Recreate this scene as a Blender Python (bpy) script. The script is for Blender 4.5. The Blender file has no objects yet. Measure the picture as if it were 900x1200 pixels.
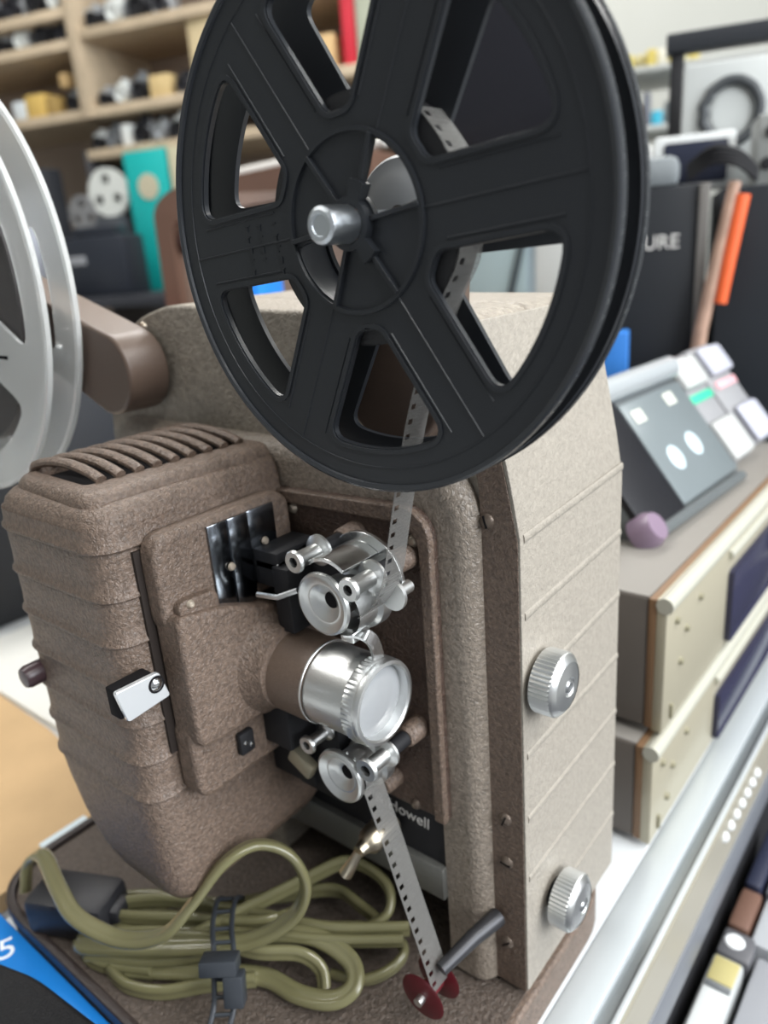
import bpy, bmesh, math, random
from mathutils import Vector, Matrix
from mathutils.geometry import tessellate_polygon
random.seed(7)
C = bpy.context.scene.collection
S = 0.001            # everything below is written in millimetres
ZO = 1176.0          # height of the picked zero level above the shop floor (counter top is z = -276)
PI = math.pi

# ------------------------------------------------------------------ camera, world, lights
cam_d = bpy.data.cameras.new('camera'); cam = bpy.data.objects.new('camera', cam_d); C.objects.link(cam)
cam_d.sensor_fit = 'HORIZONTAL'; cam_d.sensor_width = 36.0; cam_d.lens = 891.7 / 900 * 36.0
cam_d.clip_start = 0.01; cam_d.clip_end = 50
R0 = Vector((0.77785791, 0.623923, -0.07521409))
R1 = Vector((0.14824616, -0.29848028, -0.94283222))
R2 = Vector((-0.61070463, 0.7222393, -0.32466943))
CX, CY, CZ = 121.0157, -146.5300, -6.0736
cam.matrix_world = Matrix(((R0.x, -R1.x, -R2.x, CX*S), (R0.y, -R1.y, -R2.y, CY*S),
                           (R0.z, -R1.z, -R2.z, (CZ+ZO)*S), (0, 0, 0, 1)))
cam_d.dof.use_dof = True; cam_d.dof.focus_distance = 0.205; cam_d.dof.aperture_fstop = 13.0
bpy.context.scene.camera = cam
w = bpy.data.worlds.new('world'); bpy.context.scene.world = w; w.use_nodes = True
bg = w.node_tree.nodes['Background']; bg.inputs[0].default_value = (0.93, 0.96, 1.0, 1); bg.inputs[1].default_value = 0.34
vs = bpy.context.scene.view_settings
vs.view_transform = 'Standard'; vs.look = 'None'; vs.gamma = 1; vs.use_curve_mapping = False; vs.exposure = 0.0

def area(name, loc, target, sx, sy, power, col=(1, .98, .95)):
    d = bpy.data.lights.new(name, 'AREA'); d.shape = 'RECTANGLE'; d.size = sx*S; d.size_y = sy*S; d.energy = power; d.color = col
    o = bpy.data.objects.new(name, d); C.objects.link(o)
    p = Vector((loc[0]*S, loc[1]*S, (loc[2]+ZO)*S)); t = Vector((target[0]*S, target[1]*S, (target[2]+ZO)*S))
    o.location = p; o.rotation_euler = (t-p).to_track_quat('-Z', 'Y').to_euler(); return o
# ceiling strip lights of the shop
area('strip_light', (900, 500, 1290), (900, 500, 0), 250, 2400, 34)
area('strip_light', (-900, 500, 1290), (-900, 500, 0), 250, 2400, 30)
area('strip_light', (-900, 1500, 1290), (-900, 1500, 0), 1400, 250, 19)
area('side_light', (1900, 250, 650), (0, 100, -100), 1500, 1300, 72, (.92, .96, 1))  # unseen light from the right, placed for highlights on the projector's edges

# ------------------------------------------------------------------ materials
MATS = {}
def mat(name, col=(.5,.5,.5), rough=.5, metal=0, spec=.5, bump=0, bscale=900, var=0, vscale=300, trans=0, emit=None, estr=1, coat=0, alpha=1, sss=0, ior=1.45, aniso=0):
    if name in MATS: return MATS[name]
    m = bpy.data.materials.new(name); m.use_nodes = True; nt = m.node_tree; b = nt.nodes['Principled BSDF']
    b.inputs['Base Color'].default_value = (*col, 1); b.inputs['Roughness'].default_value = rough; b.inputs['Metallic'].default_value = metal
    b.inputs['Specular IOR Level'].default_value = spec; b.inputs['Transmission Weight'].default_value = trans
    b.inputs['Coat Weight'].default_value = coat; b.inputs['Alpha'].default_value = alpha; b.inputs['IOR'].default_value = ior
    if sss: b.inputs['Subsurface Weight'].default_value = sss; b.inputs['Subsurface Radius'].default_value = (.003, .003, .002)
    if emit: b.inputs['Emission Color'].default_value = (*emit, 1); b.inputs['Emission Strength'].default_value = estr
    if bump or var:
        tc = nt.nodes.new('ShaderNodeTexCoord')
    if var:
        n = nt.nodes.new('ShaderNodeTexNoise'); n.inputs['Scale'].default_value = vscale; n.inputs['Detail'].default_value = 5
        nt.links.new(tc.outputs['Object'], n.inputs['Vector'])
        r = nt.nodes.new('ShaderNodeValToRGB'); r.color_ramp.elements[0].position = .35; r.color_ramp.elements[1].position = .65
        r.color_ramp.elements[0].color = (*[c*(1-var) for c in col], 1); r.color_ramp.elements[1].color = (*[min(1, c*(1+var)) for c in col], 1)
        nt.links.new(n.outputs['Fac'], r.inputs['Fac']); nt.links.new(r.outputs['Color'], b.inputs['Base Color'])
    if bump:
        n2 = nt.nodes.new('ShaderNodeTexNoise'); n2.inputs['Scale'].default_value = bscale; n2.inputs['Detail'].default_value = 3; n2.inputs['Distortion'].default_value = .8
        nt.links.new(tc.outputs['Object'], n2.inputs['Vector'])
        bn = nt.nodes.new('ShaderNodeBump'); bn.inputs['Strength'].default_value = bump; bn.inputs['Distance'].default_value = .0010
        nt.links.new(n2.outputs['Fac'], bn.inputs['Height']); nt.links.new(bn.outputs['Normal'], b.inputs['Normal'])
    MATS[name] = m; return m
brown = mat('brown_wrinkle_paint', (.150, .106, .080), .40, 0, .7, bump=.75, bscale=950, var=.26, vscale=700)
brown_dk = mat('dark_brown_wrinkle_paint', (.088, .056, .042), .42, 0, .6, bump=1, bscale=850, var=.25, vscale=600)
taupe = mat('taupe_wrinkle_paint', (.25, .208, .168), .32, 0, .9, bump=.7, bscale=900, var=.24, vscale=700)
cover = mat('pale_taupe_paint', (.315, .285, .243), .42, 0, .5, bump=.45, bscale=750, var=.08, vscale=500)
upper = mat('mid_taupe_paint', (.30, .265, .22), .42, 0, .5, bump=.9, bscale=600, var=.16, vscale=420)
floorp = mat('base_floor_shaded', (.10, .078, .064), .45, 0, .5, bump=1, bscale=700, var=.25, vscale=500)  # tray floor colour darkened for the shade that lies on it
tubebrown = mat('smooth_brown_enamel', (.125, .088, .066), .38, 0, .6, bump=.25, bscale=1500, var=.06, vscale=900)
armbrown = mat('satin_brown_enamel', (.115, .080, .062), .35, 0, .6, bump=.1, bscale=1500)
black = mat('black_plastic', (.021, .0235, .028), .36, 0, .55, bump=.06, bscale=1800)
blackrough = mat('black_paint', (.012, .012, .014), .6, 0, .4)
dark = mat('cavity_shade', (.008, .007, .008), .8, 0, .2)  # near-black colour stands for the shade in holes, slots and recesses
platem = mat('plate_dark_reflection', (.22, .24, .27), .16, 1)  # metal colour darkened to stand for the black reel's reflection
chrome = mat('polished_metal', (.76, .77, .77), .20, 1, bump=.05, bscale=800)
satin = mat('satin_aluminium', (.74, .75, .74), .36, 1, bump=.06, bscale=1200)
nickel = mat('bright_nickel', (.80, .81, .82), .12, 1)
brassy = mat('aged_nickel', (.52, .46, .36), .3, 1, bump=.1, bscale=900)
screwm = mat('painted_screw', (.16, .125, .10), .35, .4, bump=.2, bscale=900)
palesc = mat('pale_screw_head', (.55, .47, .38), .35, .6)
glass = mat('coated_lens_glass', (.32, .33, .34), .12, .0, .8, coat=.5)
purple = mat('plum_plastic', (.055, .030, .035), .3, 0, .6)
redp = mat('maroon_plastic', (.11, .012, .018), .32, 0, .5)
filmleader = mat('clear_film_leader', (.20, .195, .185), .2, 0, .9, alpha=.45)
filmdark = mat('grey_developed_film', (.10, .10, .10), .22, 0, .7, trans=.3, ior=1.2)
clearp = mat('clear_plastic', (.97, .98, .97), .16, 0, .7, trans=.68, ior=1.3)
cordm = mat('olive_clear_vinyl', (.24, .225, .115), .2, 0, .6, trans=.3, coat=.5, sss=.15, ior=1.4)
white_ = mat('white_laminate', (.72, .74, .74), .35)
cream = mat('champagne_metal', (.42, .385, .29), .35, .25)
silver = mat('silver_paint', (.55, .58, .60), .3, .5)
print_ = mat('white_print', (.75, .73, .7), .5)

# ------------------------------------------------------------------ mesh helpers
class MB:
    def __init__(s, T=None): s.bm = bmesh.new(); s.T = T
    def _add(s, fn):
        n = len(s.bm.verts); fn(); return s
    def verts(s, pts): return [s.bm.verts.new(p) for p in pts]
    def box(s, x0, x1, y0, y1, z0, z1, bev=0, seg=2, rot=None, piv=None):
        vs = s.verts([(x, y, z) for x in (x0, x1) for y in (y0, y1) for z in (z0, z1)])
        q = [(0,1,3,2), (4,6,7,5), (0,4,5,1), (2,3,7,6), (0,2,6,4), (1,5,7,3)]
        fs = [s.bm.faces.new([vs[i] for i in a]) for a in q]
        if rot is not None:
            p = Vector(piv) if piv else Vector(((x0+x1)/2, (y0+y1)/2, (z0+z1)/2))
            for v in vs: v.co = rot @ (v.co - p) + p
        if bev:
            es = list({e for f in fs for e in f.edges})
            bmesh.ops.bevel(s.bm, geom=es, offset=bev, segments=seg, profile=.5, affect='EDGES')
        return s
    def prism(s, outer, a0, a1, axis='y', holes=()):
        """outer/holes: 2D outlines; axis y -> (x,z), x -> (y,z), z -> (x,y)"""
        def P(p, a):
            return {'y': (p[0], a, p[1]), 'x': (a, p[0], p[1]), 'z': (p[0], p[1], a)}[axis]
        loops = [list(outer)] + [list(h) for h in holes]
        tris = tessellate_polygon([[Vector((p[0], p[1], 0)) for p in l] for l in loops]) if (holes or len(outer) > 4) else None
        flat = [p for l in loops for p in l]
        A = s.verts([P(p, a0) for p in flat]); B = s.verts([P(p, a1) for p in flat])
        if not holes:
            try: s.bm.faces.new(A[::-1]); s.bm.faces.new(B)
            except ValueError: pass
        else:
            for t in tris:
                try: s.bm.faces.new([A[i] for i in t]); s.bm.faces.new([B[i] for i in t])
                except ValueError: pass
        k = 0
        for l in loops:
            n = len(l)
            for i in range(n):
                j = (i+1) % n
                s.bm.faces.new((A[k+i], A[k+j], B[k+j], B[k+i]))
            k += n
        return s
    def lathe(s, prof, c, axis='y', n=40, knurl=0, kr=(0, 0)):
        """prof: [(radius, along)]; c: centre (3D); closes ends at radius 0"""
        rings = []
        for r, a in prof:
            if r <= 1e-6:
                p = {'y': (c[0], c[1]+a, c[2]), 'x': (c[0]+a, c[1], c[2]), 'z': (c[0], c[1], c[2]+a)}[axis]
                rings.append([s.bm.verts.new(p)]); continue
            ring = []
            for i in range(n):
                t = 2*PI*i/n; rr = r
                if knurl and kr[0] <= a <= kr[1] and i % 2: rr = r-knurl
                u, v = rr*math.cos(t), rr*math.sin(t)
                p = {'y': (c[0]+u, c[1]+a, c[2]+v), 'x': (c[0]+a, c[1]+u, c[2]+v), 'z': (c[0]+u, c[1]+v, c[2]+a)}[axis]
                ring.append(s.bm.verts.new(p))
            rings.append(ring)
        for A, B in zip(rings, rings[1:]):
            if len(A) == 1 and len(B) == 1: continue
            for i in range(n):
                j = (i+1) % n
                if len(A) == 1: s.bm.faces.new((A[0], B[j], B[i]))
                elif len(B) == 1: s.bm.faces.new((A[i], A[j], B[0]))
                else: s.bm.faces.new((A[i], A[j], B[j], B[i]))
        return s
    def cyl(s, p0, p1, r, n=16, r1=None):
        p0, p1 = Vector(p0), Vector(p1); return s.tube([p0, p1], r, n, r1=r1)
    def tube(s, pts, r, n=12, r1=None, closed=False, sec=None, up=None):
        """sweep; sec = list of (a,b) offsets instead of a circle"""
        pts = [Vector(p) for p in pts]; N = len(pts)
        if sec is None: sec = [(math.cos(2*PI*i/n), math.sin(2*PI*i/n)) for i in range(n)]; unit = True
        else: unit = False
        rings = []; prev = None
        for k, p in enumerate(pts):
            if closed: t = pts[(k+1) % N]-pts[k-1]
            else: t = pts[min(k+1, N-1)]-pts[max(k-1, 0)]
            t.normalize()
            if up is not None: a = Vector(up)
            elif prev is None: a = Vector((0, 0, 1)) if abs(t.z) < .9 else Vector((1, 0, 0))
            else: a = prev
            a = (a - t*a.dot(t)); a.normalize(); b = t.cross(a); prev = a
            rr = r if r1 is None else r+(r1-r)*k/(N-1)
            m = rr if unit else 1
            rings.append([s.bm.verts.new(p+(a*x+b*y)*m) for x, y in sec])
        n = len(sec)
        rng = range(N) if closed else range(N-1)
        for k in rng:
            A, B = rings[k], rings[(k+1) % N]
            for i in range(n):
                j = (i+1) % n; s.bm.faces.new((A[i], A[j], B[j], B[i]))
        if not closed:
            s.bm.faces.new(rings[0][::-1]); s.bm.faces.new(rings[-1])
        return s
    def loft(s, secs, cap=True):
        rings = [s.verts(q) for q in secs]; n = len(rings[0])
        for A, B in zip(rings, rings[1:]):
            for i in range(n):
                j = (i+1) % n; s.bm.faces.new((A[i], A[j], B[j], B[i]))
        if cap: s.bm.faces.new(rings[0][::-1]); s.bm.faces.new(rings[-1])
        return s
    def build(s, name, m, parent=None, bevel=0, seg=2, smooth=True, ang=.7, subd=0):
        bm = s.bm
        bmesh.ops.recalc_face_normals(bm, faces=bm.faces[:])
        if s.T: bm.transform(s.T)
        bm.transform(Matrix.Translation((0, 0, ZO))); bm.transform(Matrix.Scale(S, 4))
        me = bpy.data.meshes.new(name); 
        off = Vector((0, 0, 0))
        if parent is None and bm.verts:
            xs = [v.co for v in bm.verts]; mn = [min(c[i] for c in xs) for i in range(3)]; mx = [max(c[i] for c in xs) for i in range(3)]
            off = Vector(((mn[0]+mx[0])/2, (mn[1]+mx[1])/2, mn[2])); bm.transform(Matrix.Translation(-off))
        elif parent is not None:
            bm.transform(Matrix.Translation(-worldloc(parent)))
        bm.to_mesh(me); bm.free()
        if smooth:
            for p in me.polygons: p.use_smooth = True
            me.set_sharp_from_angle(angle=ang)
        me.materials.append(m)
        o = bpy.data.objects.new(name, me); C.objects.link(o); o.location = off
        if parent is not None: o.parent = parent; o.location = (0, 0, 0)
        if bevel:
            b = o.modifiers.new('bevel', 'BEVEL'); b.width = bevel*S; b.segments = seg; b.limit_method = 'ANGLE'; b.angle_limit = .7; b.harden_normals = True
        if subd:
            b = o.modifiers.new('subd', 'SUBSURF'); b.levels = subd; b.render_levels = subd
        return o
def worldloc(o):
    v = Vector(o.location)
    while o.parent: o = o.parent; v += Vector(o.location)
    return v
def tag(o, label, cat, group=None):
    o['label'] = label; o['category'] = cat
    if group: o['group'] = group
    return o
def thing(name, label, cat, loc, group=None):
    o = bpy.data.objects.new(name, None); C.objects.link(o); o.empty_display_size = .01
    p = Vector((loc[0], loc[1], loc[2]))
    o.location = (p.x*S, p.y*S, (p.z+ZO)*S); tag(o, label, cat, group); return o
def struct(name, mb, m, **k):
    o = mb.build(name, m, **k); o['kind'] = 'structure'; return o
def copy_tree(o, parent=None):
    c = o.copy(); C.objects.link(c); c.parent = parent
    for ch in list(o.children): copy_tree(ch, c)
    return c
def crom(pts, k=8, closed=False):
    pts = [Vector(p) for p in pts]; out = []; N = len(pts)
    g = lambda i: pts[i % N] if closed else pts[max(0, min(N-1, i))]
    for i in range(N if closed else N-1):
        a, b, c, d = g(i-1), g(i), g(i+1), g(i+2)
        for j in range(k):
            t = j/k
            out.append(.5*((2*b)+(c-a)*t+(2*a-5*b+4*c-d)*t*t+(3*b-a-3*c+d)*t**3))
    if not closed: out.append(pts[-1])
    return out
def rpoly(pts, r, seg=5):
    """2D polygon with rounded corners; r number or list"""
    n = len(pts); out = []
    for i in range(n):
        rr = r[i] if isinstance(r, (list, tuple)) else r
        p = Vector(pts[i]); a = Vector(pts[i-1])-p; b = Vector(pts[(i+1) % n])-p
        if rr <= 0: out.append(tuple(p)); continue
        d = min(rr, a.length*.48, b.length*.48)
        a = p+a.normalized()*d; b = p+b.normalized()*d
        for k in range(seg+1):
            t = k/seg; q = a*(1-t)**2+p*2*t*(1-t)+b*t*t; out.append((q.x, q.y))
    return out
def rrect(x0, x1, y0, y1, r, seg=5): return rpoly([(x0, y0), (x1, y0), (x1, y1), (x0, y1)], r, seg)
def circ(cx, cy, r, n=32): return [(cx+r*math.cos(2*PI*i/n), cy+r*math.sin(2*PI*i/n)) for i in range(n)]
def text(name, s, size, m, parent, M, depth=.15, align='LEFT'):
    """raised lettering; M places the text plane (mm)"""
    cu = bpy.data.curves.new(name, 'FONT'); cu.body = s; cu.size = size; cu.extrude = depth; cu.align_x = align
    t = bpy.data.objects.new(name, cu); C.objects.link(t)
    dg = bpy.context.evaluated_depsgraph_get(); me = bpy.data.meshes.new_from_object(t.evaluated_get(dg))
    bpy.data.objects.remove(t); me.name = name
    off = Matrix.Translation(-worldloc(parent)) if parent else Matrix()
    me.transform(off @ Matrix.Scale(S, 4) @ Matrix.Translation((0, 0, ZO)) @ M)
    me.materials.clear(); me.materials.append(m)
    o = bpy.data.objects.new(name, me); C.objects.link(o)
    if parent: o.parent = parent
    return o
def frame(o, x, y):
    """matrix with text-right x, text-up y at o"""
    x = Vector(x).normalized(); y = Vector(y).normalized(); z = x.cross(y)
    return Matrix(((x.x, y.x, z.x, o[0]), (x.y, y.y, z.y, o[1]), (x.z, y.z, z.z, o[2]), (0, 0, 0, 1)))
# the room's own axes (walls and shelves are turned 19.5 degrees from the projector)
RA = math.radians(19.547)
RM = Matrix.Translation((CX, CY, 0)) @ Matrix.Rotation(RA, 4, 'Z')      # local x = along the back wall, y = away
def RB(): return MB(RM)
def rl(u, D, z): v = RM @ Vector((u, D, z)); return (v.x, v.y, v.z)

# ------------------------------------------------------------------ room
FL = -1176
struct('floor', RB().box(-3200, 3000, -2600, 2500, FL-20, FL), mat('grey_floor_tiles', (.42, .42, .40), .5, var=.08, vscale=6))
struct('ceiling', RB().box(-3200, 3000, -2600, 2500, 1320, 1340), mat('white_ceiling', (.75, .76, .74), .8))
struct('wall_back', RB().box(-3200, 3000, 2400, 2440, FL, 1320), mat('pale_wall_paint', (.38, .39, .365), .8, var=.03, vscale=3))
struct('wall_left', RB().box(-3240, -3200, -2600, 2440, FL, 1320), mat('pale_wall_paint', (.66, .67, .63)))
struct('trim_1', RB().box(-1000, 3000, 2370, 2400, 640, 700), mat('trim_grey', (.5, .5, .46), .6))

# ------------------------------------------------------------------ counter and showcase rail
ctr = thing('shop_counter', 'white topped shop counter that carries the film projector and the stacked decks', 'counter', (-300, 300, FL))
MB().box(-740, 24, -420, 820, -296, -276, 1).build('countertop', mat('white_counter_laminate', (.58, .60, .61), .3, var=.03, vscale=20), ctr)
MB().box(-720, 10, -400, 800, FL, -296).build('cabinet_body', mat('counter_body', (.5, .5, .48), .5), ctr)
rail = thing('showcase_rail', 'long aluminium showcase rail with a cream band and round studs along the counter edge', 'rail', (40, 300, -350))
MB().box(24.2, 38, -420, 820, -300, -276.5, .8).build('top_strip', mat('rail_aluminium', (.55, .59, .61), .32, .25), rail)
MB().prism([(38, -300), (38, -280.5), (44, -280.5), (44, -300)], -420, 1200).build('groove_strip', mat('rail_grey', (.36, .39, .41), .3, .6), rail)
MB().box(44, 46, -420, 820, -300, -276, .5).build('bright_edge', mat('rail_aluminium', (.7, .7, .7)), rail)
MB().box(46, 47.4, -420, 820, -307, -278).build('cream_band', mat('cream_band', (.36, .335, .27), .4, .2), rail)
MB().box(40, 48.6, -420, 820, -328, -307, 1.5).build('lower_rail', mat('rail_grey2', (.17, .18, .20), .45, .2), rail)
MB().box(25, 45, -420, 820, -504, -328).build('shade_backing', blackrough, rail)  # near-black sheet added to stand for shade inside the showcase
for i in range(7):
    y = 176+i*9.5
    MB().lathe([(0, 2.2), (1.2, 2.1), (2.4, 1.2), (2.9, 0)], (47.4, y, -287), 'x', 16).build('stud', white_, rail)
sh = struct('floor_platform', MB().box(49.2, 400, -420, 820, -420, -400), mat('dark_showcase_base', (.02, .022, .03), .6))

# ------------------------------------------------------------------ projector
P = thing('film_projector', 'brown wrinkle painted vintage 8mm film projector standing on the white counter', 'projector', (-70, 30, -276))
# base tray
MB().prism(rrect(-194, 23.5, -63, 101, 28, 8), -276, -259, 'z').build('base', brown, P, bevel=1.6)
MB().prism(rrect(-191, 20.5, -60, 98, 26, 8), -259.4, -258, 'z').build('base_floor', floorp, P)
MB().tube([(-30, -62.5, -258.3)]+[(x, y, -258.3) for x, y in rpoly([(-31, -62.5), (-193.2, -62.5), (-193.2, 100.5), (-120, 100.5)], [0, 29, 29, 0], 10)][1:-1]+[(-120, 100.5, -258.3)], 1, sec=[(-3.4, -1.9), (2.4, -1.9), (2.8, -1.2), (2.8, 1.2), (2.4, 1.9), (-3.4, 1.9)], up=(0, 0, 1)).build('base_rim', mat('dark_rim', (.035, .026, .024), .35, bump=.3), P, bevel=.5)
# rear case
case_out = rpoly([(-178, -258), (21, -258), (21, -85), (9, -24), (-60, -22), (-124, -19), (-150, -25), (-178, -60)], [0, 0, 3, 8, 8, 8, 12, 20])
MB().prism(case_out, 60, 98).build('case', upper, P, bevel=4, seg=4)
case_front = rpoly([(-178, -258), (-100, -258), (-100, -190), (-7, -190), (-7, -258), (21, -258), (21, -85), (9, -24), (-60, -22), (-124, -19), (-150, -25), (-178, -60)], [0, 0, 0, 0, 0, 0, 3, 8, 8, 8, 12, 20])
MB().prism(case_front, 29, 61).build('case_front', upper, P, bevel=1.5, seg=3)
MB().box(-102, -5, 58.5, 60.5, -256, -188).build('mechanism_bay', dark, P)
# side cover with pressed ridges
prof = [(21.0, -255), (22.4, -255), (22.4, -85), (19.9, -70), (10.8, -25.5), (9.4, -25.5), (18.5, -70), (21.0, -85)]
sc = MB().prism([(a, b) for a, b in prof], 27.6, 99.2)
sco = sc.build('side_cover', cover, P, bevel=.35)
for k in range(7):
    z = -85.5-24.2*k
    y0 = 29.5 if k not in (2, 6) else 47
    MB().tube([(22.3, y0, z), (22.3, 98.8, z+(3 if k < 3 else 1.6))], 1, 10, sec=[(1.45*math.cos(t), .5*math.sin(t)) for t in [2*PI*i/10 for i in range(10)]]).build('ridge', cover, sco)
# flange strip with screws
MB().prism([(9.5, -256), (21.7, -256), (21.7, -86), (18.6, -70), (10.4, -30), (2, -30), (9.5, -72)], 27.4, 29.6).build('flange', brown, P, bevel=.3)
for (x, z) in ((11.9, -81), (15.2, -184), (15.3, -201.6), (14.6, -237)):
    s_ = MB().lathe([(0, -1.3), (1.2, -1.25), (2.1, -.7), (2.4, 0)], (x, 27.4, z), 'y', 20).build('screw', screwm, P)
    MB().box(x-1.9, x+1.9, 25.95, 26.3, z-.28, z+.28, rot=Matrix.Rotation(.6+z, 3, 'Y')).build('slot', dark, s_)
# front housing (raised arch and column)
hsm = MB(); hsr = []
for t_ in [0, 12, 25, 38, 50, 62, 74, 84, 90]:
    d_ = 6.8*(1-math.cos(math.radians(t_))); y_ = 22.3+6.8*(1-math.sin(math.radians(t_)))
    pl_ = rpoly([(-172+d_, -63-d_), (3-d_*.6, -65-d_), (10.2-d_, -78-d_*.4), (10.2-d_, -256), (-6.3, -256), (-6.3, -188), (-172+d_, -188)], [18, 14, 8, 0, 0, 0, 0])
    if t_ == 0: hsr.append([(a, 30, b) for a, b in pl_])
    hsr.append([(a, y_, b) for a, b in pl_])
hsm.loft(hsr).build('housing', taupe, P, ang=.9)
# mechanism panel
pan = rpoly([(-72, -79.5), (-8, -77.5), (-2.2, -84), (-2.6, -189), (-72, -189)], [0, 7, 7, 2, 0])
pano = MB().prism(pan, 20.3, 23).build('mechanism_panel', brown_dk, P, bevel=.5)
inner = rpoly([(-75, -83), (-10, -81), (-6, -86), (-6.4, -192), (-75, -192)], [0, 6, 6, 1, 0])
rimo = rpoly([(-72, -79.5), (-8, -77.5), (-2.2, -84), (-2.6, -189), (-7.0, -189), (-6.6, -88), (-11, -83), (-72, -83.8)], [0, 7, 7, 1, 1, 6, 5, 0])
MB().prism(rimo, 18.2, 21).build('panel_rim', brown, P, bevel=1.9, seg=4)
for (x, z) in ((-60, -85.8), (-16, -187.4), (-9.6, -88.5)):
    MB().lathe([(0, -1.4), (1.1, -1.3), (1.8, -.6), (2, 0)], (x, 20.3, z), 'y', 18).build('screw', palesc if z > -100 else screwm, P)
# name plate and bars under the panel
MB().box(-96, -6.2, 23, 25, -213, -188, .3, rot=Matrix.Rotation(math.radians(4), 3, 'Y'), piv=(-50, 24, -200)).build('name_plate', blackrough, P)
text('lettering', 'Bell & Howell', 6.4, print_, P, frame((-48.5, 22.9, -196.6), (1, 0, -.07), (.07, 0, 1)), .1)
MB().box(-98, -6.2, 20, 27, -225, -211.5, .6).build('lower_bar', mat('dull_steel', (.20, .20, .185), .45, .7, bump=.2), P)
MB().box(-98, -76, 14, 21, -219, -208, .8).build('bracket', mat('dull_steel', (.3, .3, .28)), P)
# lamp house: rounded tapering shell
def lsec(z, x0, x1, y0, y1, r, rf): 
    x0 -= 2.2; return [(a, b, z) for a, b in rpoly([(x0, y1), (x0, y0), (x1, y0), (x1, y1)], [2, r, rf, 2], 8)]
base_sec = [(-209.5, -90, -70, -40, 14, 6, 6), (-208.5, -97, -67.5, -43, 18, 9, 8), (-205, -106, -66.5, -45.5, 22, 12, 10), (-198, -115, -66, -47, 22, 14, 11), (-188, -121, -66, -47.6, 22, 14, 11),
            (-175, -125.5, -66, -48, 22, 14, 11)]
ribs = [-165, -151, -137.5, -124, -110, -95.5, -80.5]
for rz in ribs:
    base_sec += [(rz-1.6, -127.6, -66, -48.1, 22, 14, 11), (rz-.7, -127.4, -66.1, -48.0, 22, 14, 11), (rz-.3, -128.1, -65.5, -48.7, 22, 14, 11), (rz+.2, -128.4, -65.1, -49.0, 22, 14, 11), (rz+.8, -128.3, -65.3, -48.9, 22, 14, 11), (rz+1.8, -127.8, -65.9, -48.3, 22, 14, 11), (rz+6.4, -127.5, -66.0, -48.1, 22, 14, 11)]
base_sec += [(-74.5, -126.5, -66.2, -48, 22, 14, 11), (-71, -125.5, -67, -47, 22, 14, 11), (-69, -123.5, -68.6, -45, 22, 13, 10), (-68, -120, -71, -42, 20, 12, 9)]
lh = MB().loft([lsec(*a) for a in base_sec]).build('lamp_house', brown, P, ang=1.0)
# vent cap with curved slats
def dome(x): t = (x+104)/34.0; return -61.5+2.6*(1-t*t)
cap_out = rpoly([(-123, 22), (-123, -41), (-74, -44), (-70, 22)], [3, 10, 7, 3]); cap_in = [(-118, 19), (-118, -36), (-84, -38), (-80, 19)]
capr = []
def cring(d, z): return [(a, b, z) for a, b in rpoly([(-124.5+d, 22), (-124.5+d, -42.5+d), (-72.5-d, -45+d), (-69-d, 22)], [2, 11, 8, 2], 6)]
for t_ in (0, 18, 36, 54, 72, 90): capr.append(cring(4.2*(1-math.cos(math.radians(t_))), -69.0+4.4*math.sin(math.radians(t_))))
for z_ in (-64.6, -64.9, -68.5): capr.append([(a, b, z_) for a, b in rpoly([(-118.5, 19), (-118.5, -36), (-84, -38), (-80, 19)], [1, 3, 3, 1], 6)])
MB().loft(capr, cap=False).build('vent_cap', brown, lh, ang=.9)
MB().prism(cap_in, -68, -67.4, 'z').build('vent_shade', dark, lh)  # near-black plate stands for the shade between the slats
for k in range(9):
    y = -33.0+k*6.3
    x0, x1 = -121.5, -83.5+k*.5
    pts = []
    for i in range(13):
        x = x0+(x1-x0)*i/12; t = i/12
        pts.append((x, y-2.0+2.0*t, -64.2+3.6*math.sin(PI*min(1, t*1.0))**.8-(3 if i == 0 else 0)))
    sec = [(1.5*math.cos(a)*1.0, 1.85*math.sin(a)) for a in [2*PI*i/10 for i in range(10)]]
    MB().tube(pts, 1, sec=sec, up=(0, 0, 1)).build('vent_slat', brown, lh)
# dark strip standing for the shade between lamp house and gate housing
MB().box(-67, -64.9, -38.4, 10, -150, -82).build('gap_shade', mat('gap_shade_brown', (.022, .015, .012), .7), P)
# film gate housing: three stepped blocks
def blk(name, x0, x1, y0, y1, z0, z1, r, m=brown, bev=2.2, par=None):
    return MB().prism(rrect(y0, y1, z0, z1, r, 6), x0, x1, 'x').build(name, m, par or P, bevel=bev, seg=4)
blk('gate_housing_upper', -66, -57.6, -36.6, 17, -109, -77.5, 7)
blk('gate_housing_lower', -66, -56.2, -36.4, 4, -166.5, -138, 6)
MB().prism(rpoly([(-36, -101), (-20, -103.5), (-6, -109), (8, -114), (8, -148), (-36, -146)], [3, 6, 6, 3, 3, 5]), -65, -52.5, 'x').build('lens_carrier', brown, P, bevel=2.2, seg=4)
MB().lathe([(19, 0), (17.5, 2.5), (15.6, 5), (14.4, 9), (0, 9)], (-54.5, -1, -131), 'x', 48).build('lens_boss', brown, P)
MB().prism(rpoly([(-33.5, -104.6), (-33.5, -97.5), (-19, -98.5), (-19, -104.6)], [1, 3, 3, 1]), -60, -54.6, 'x').build('gate_latch', brown, P, bevel=1)
MB().lathe([(0, 1.2), (.9, 1), (1.4, 0)], (-54.5, -29.5, -99.2), 'x', 12).build('screw', palesc, P)
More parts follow.
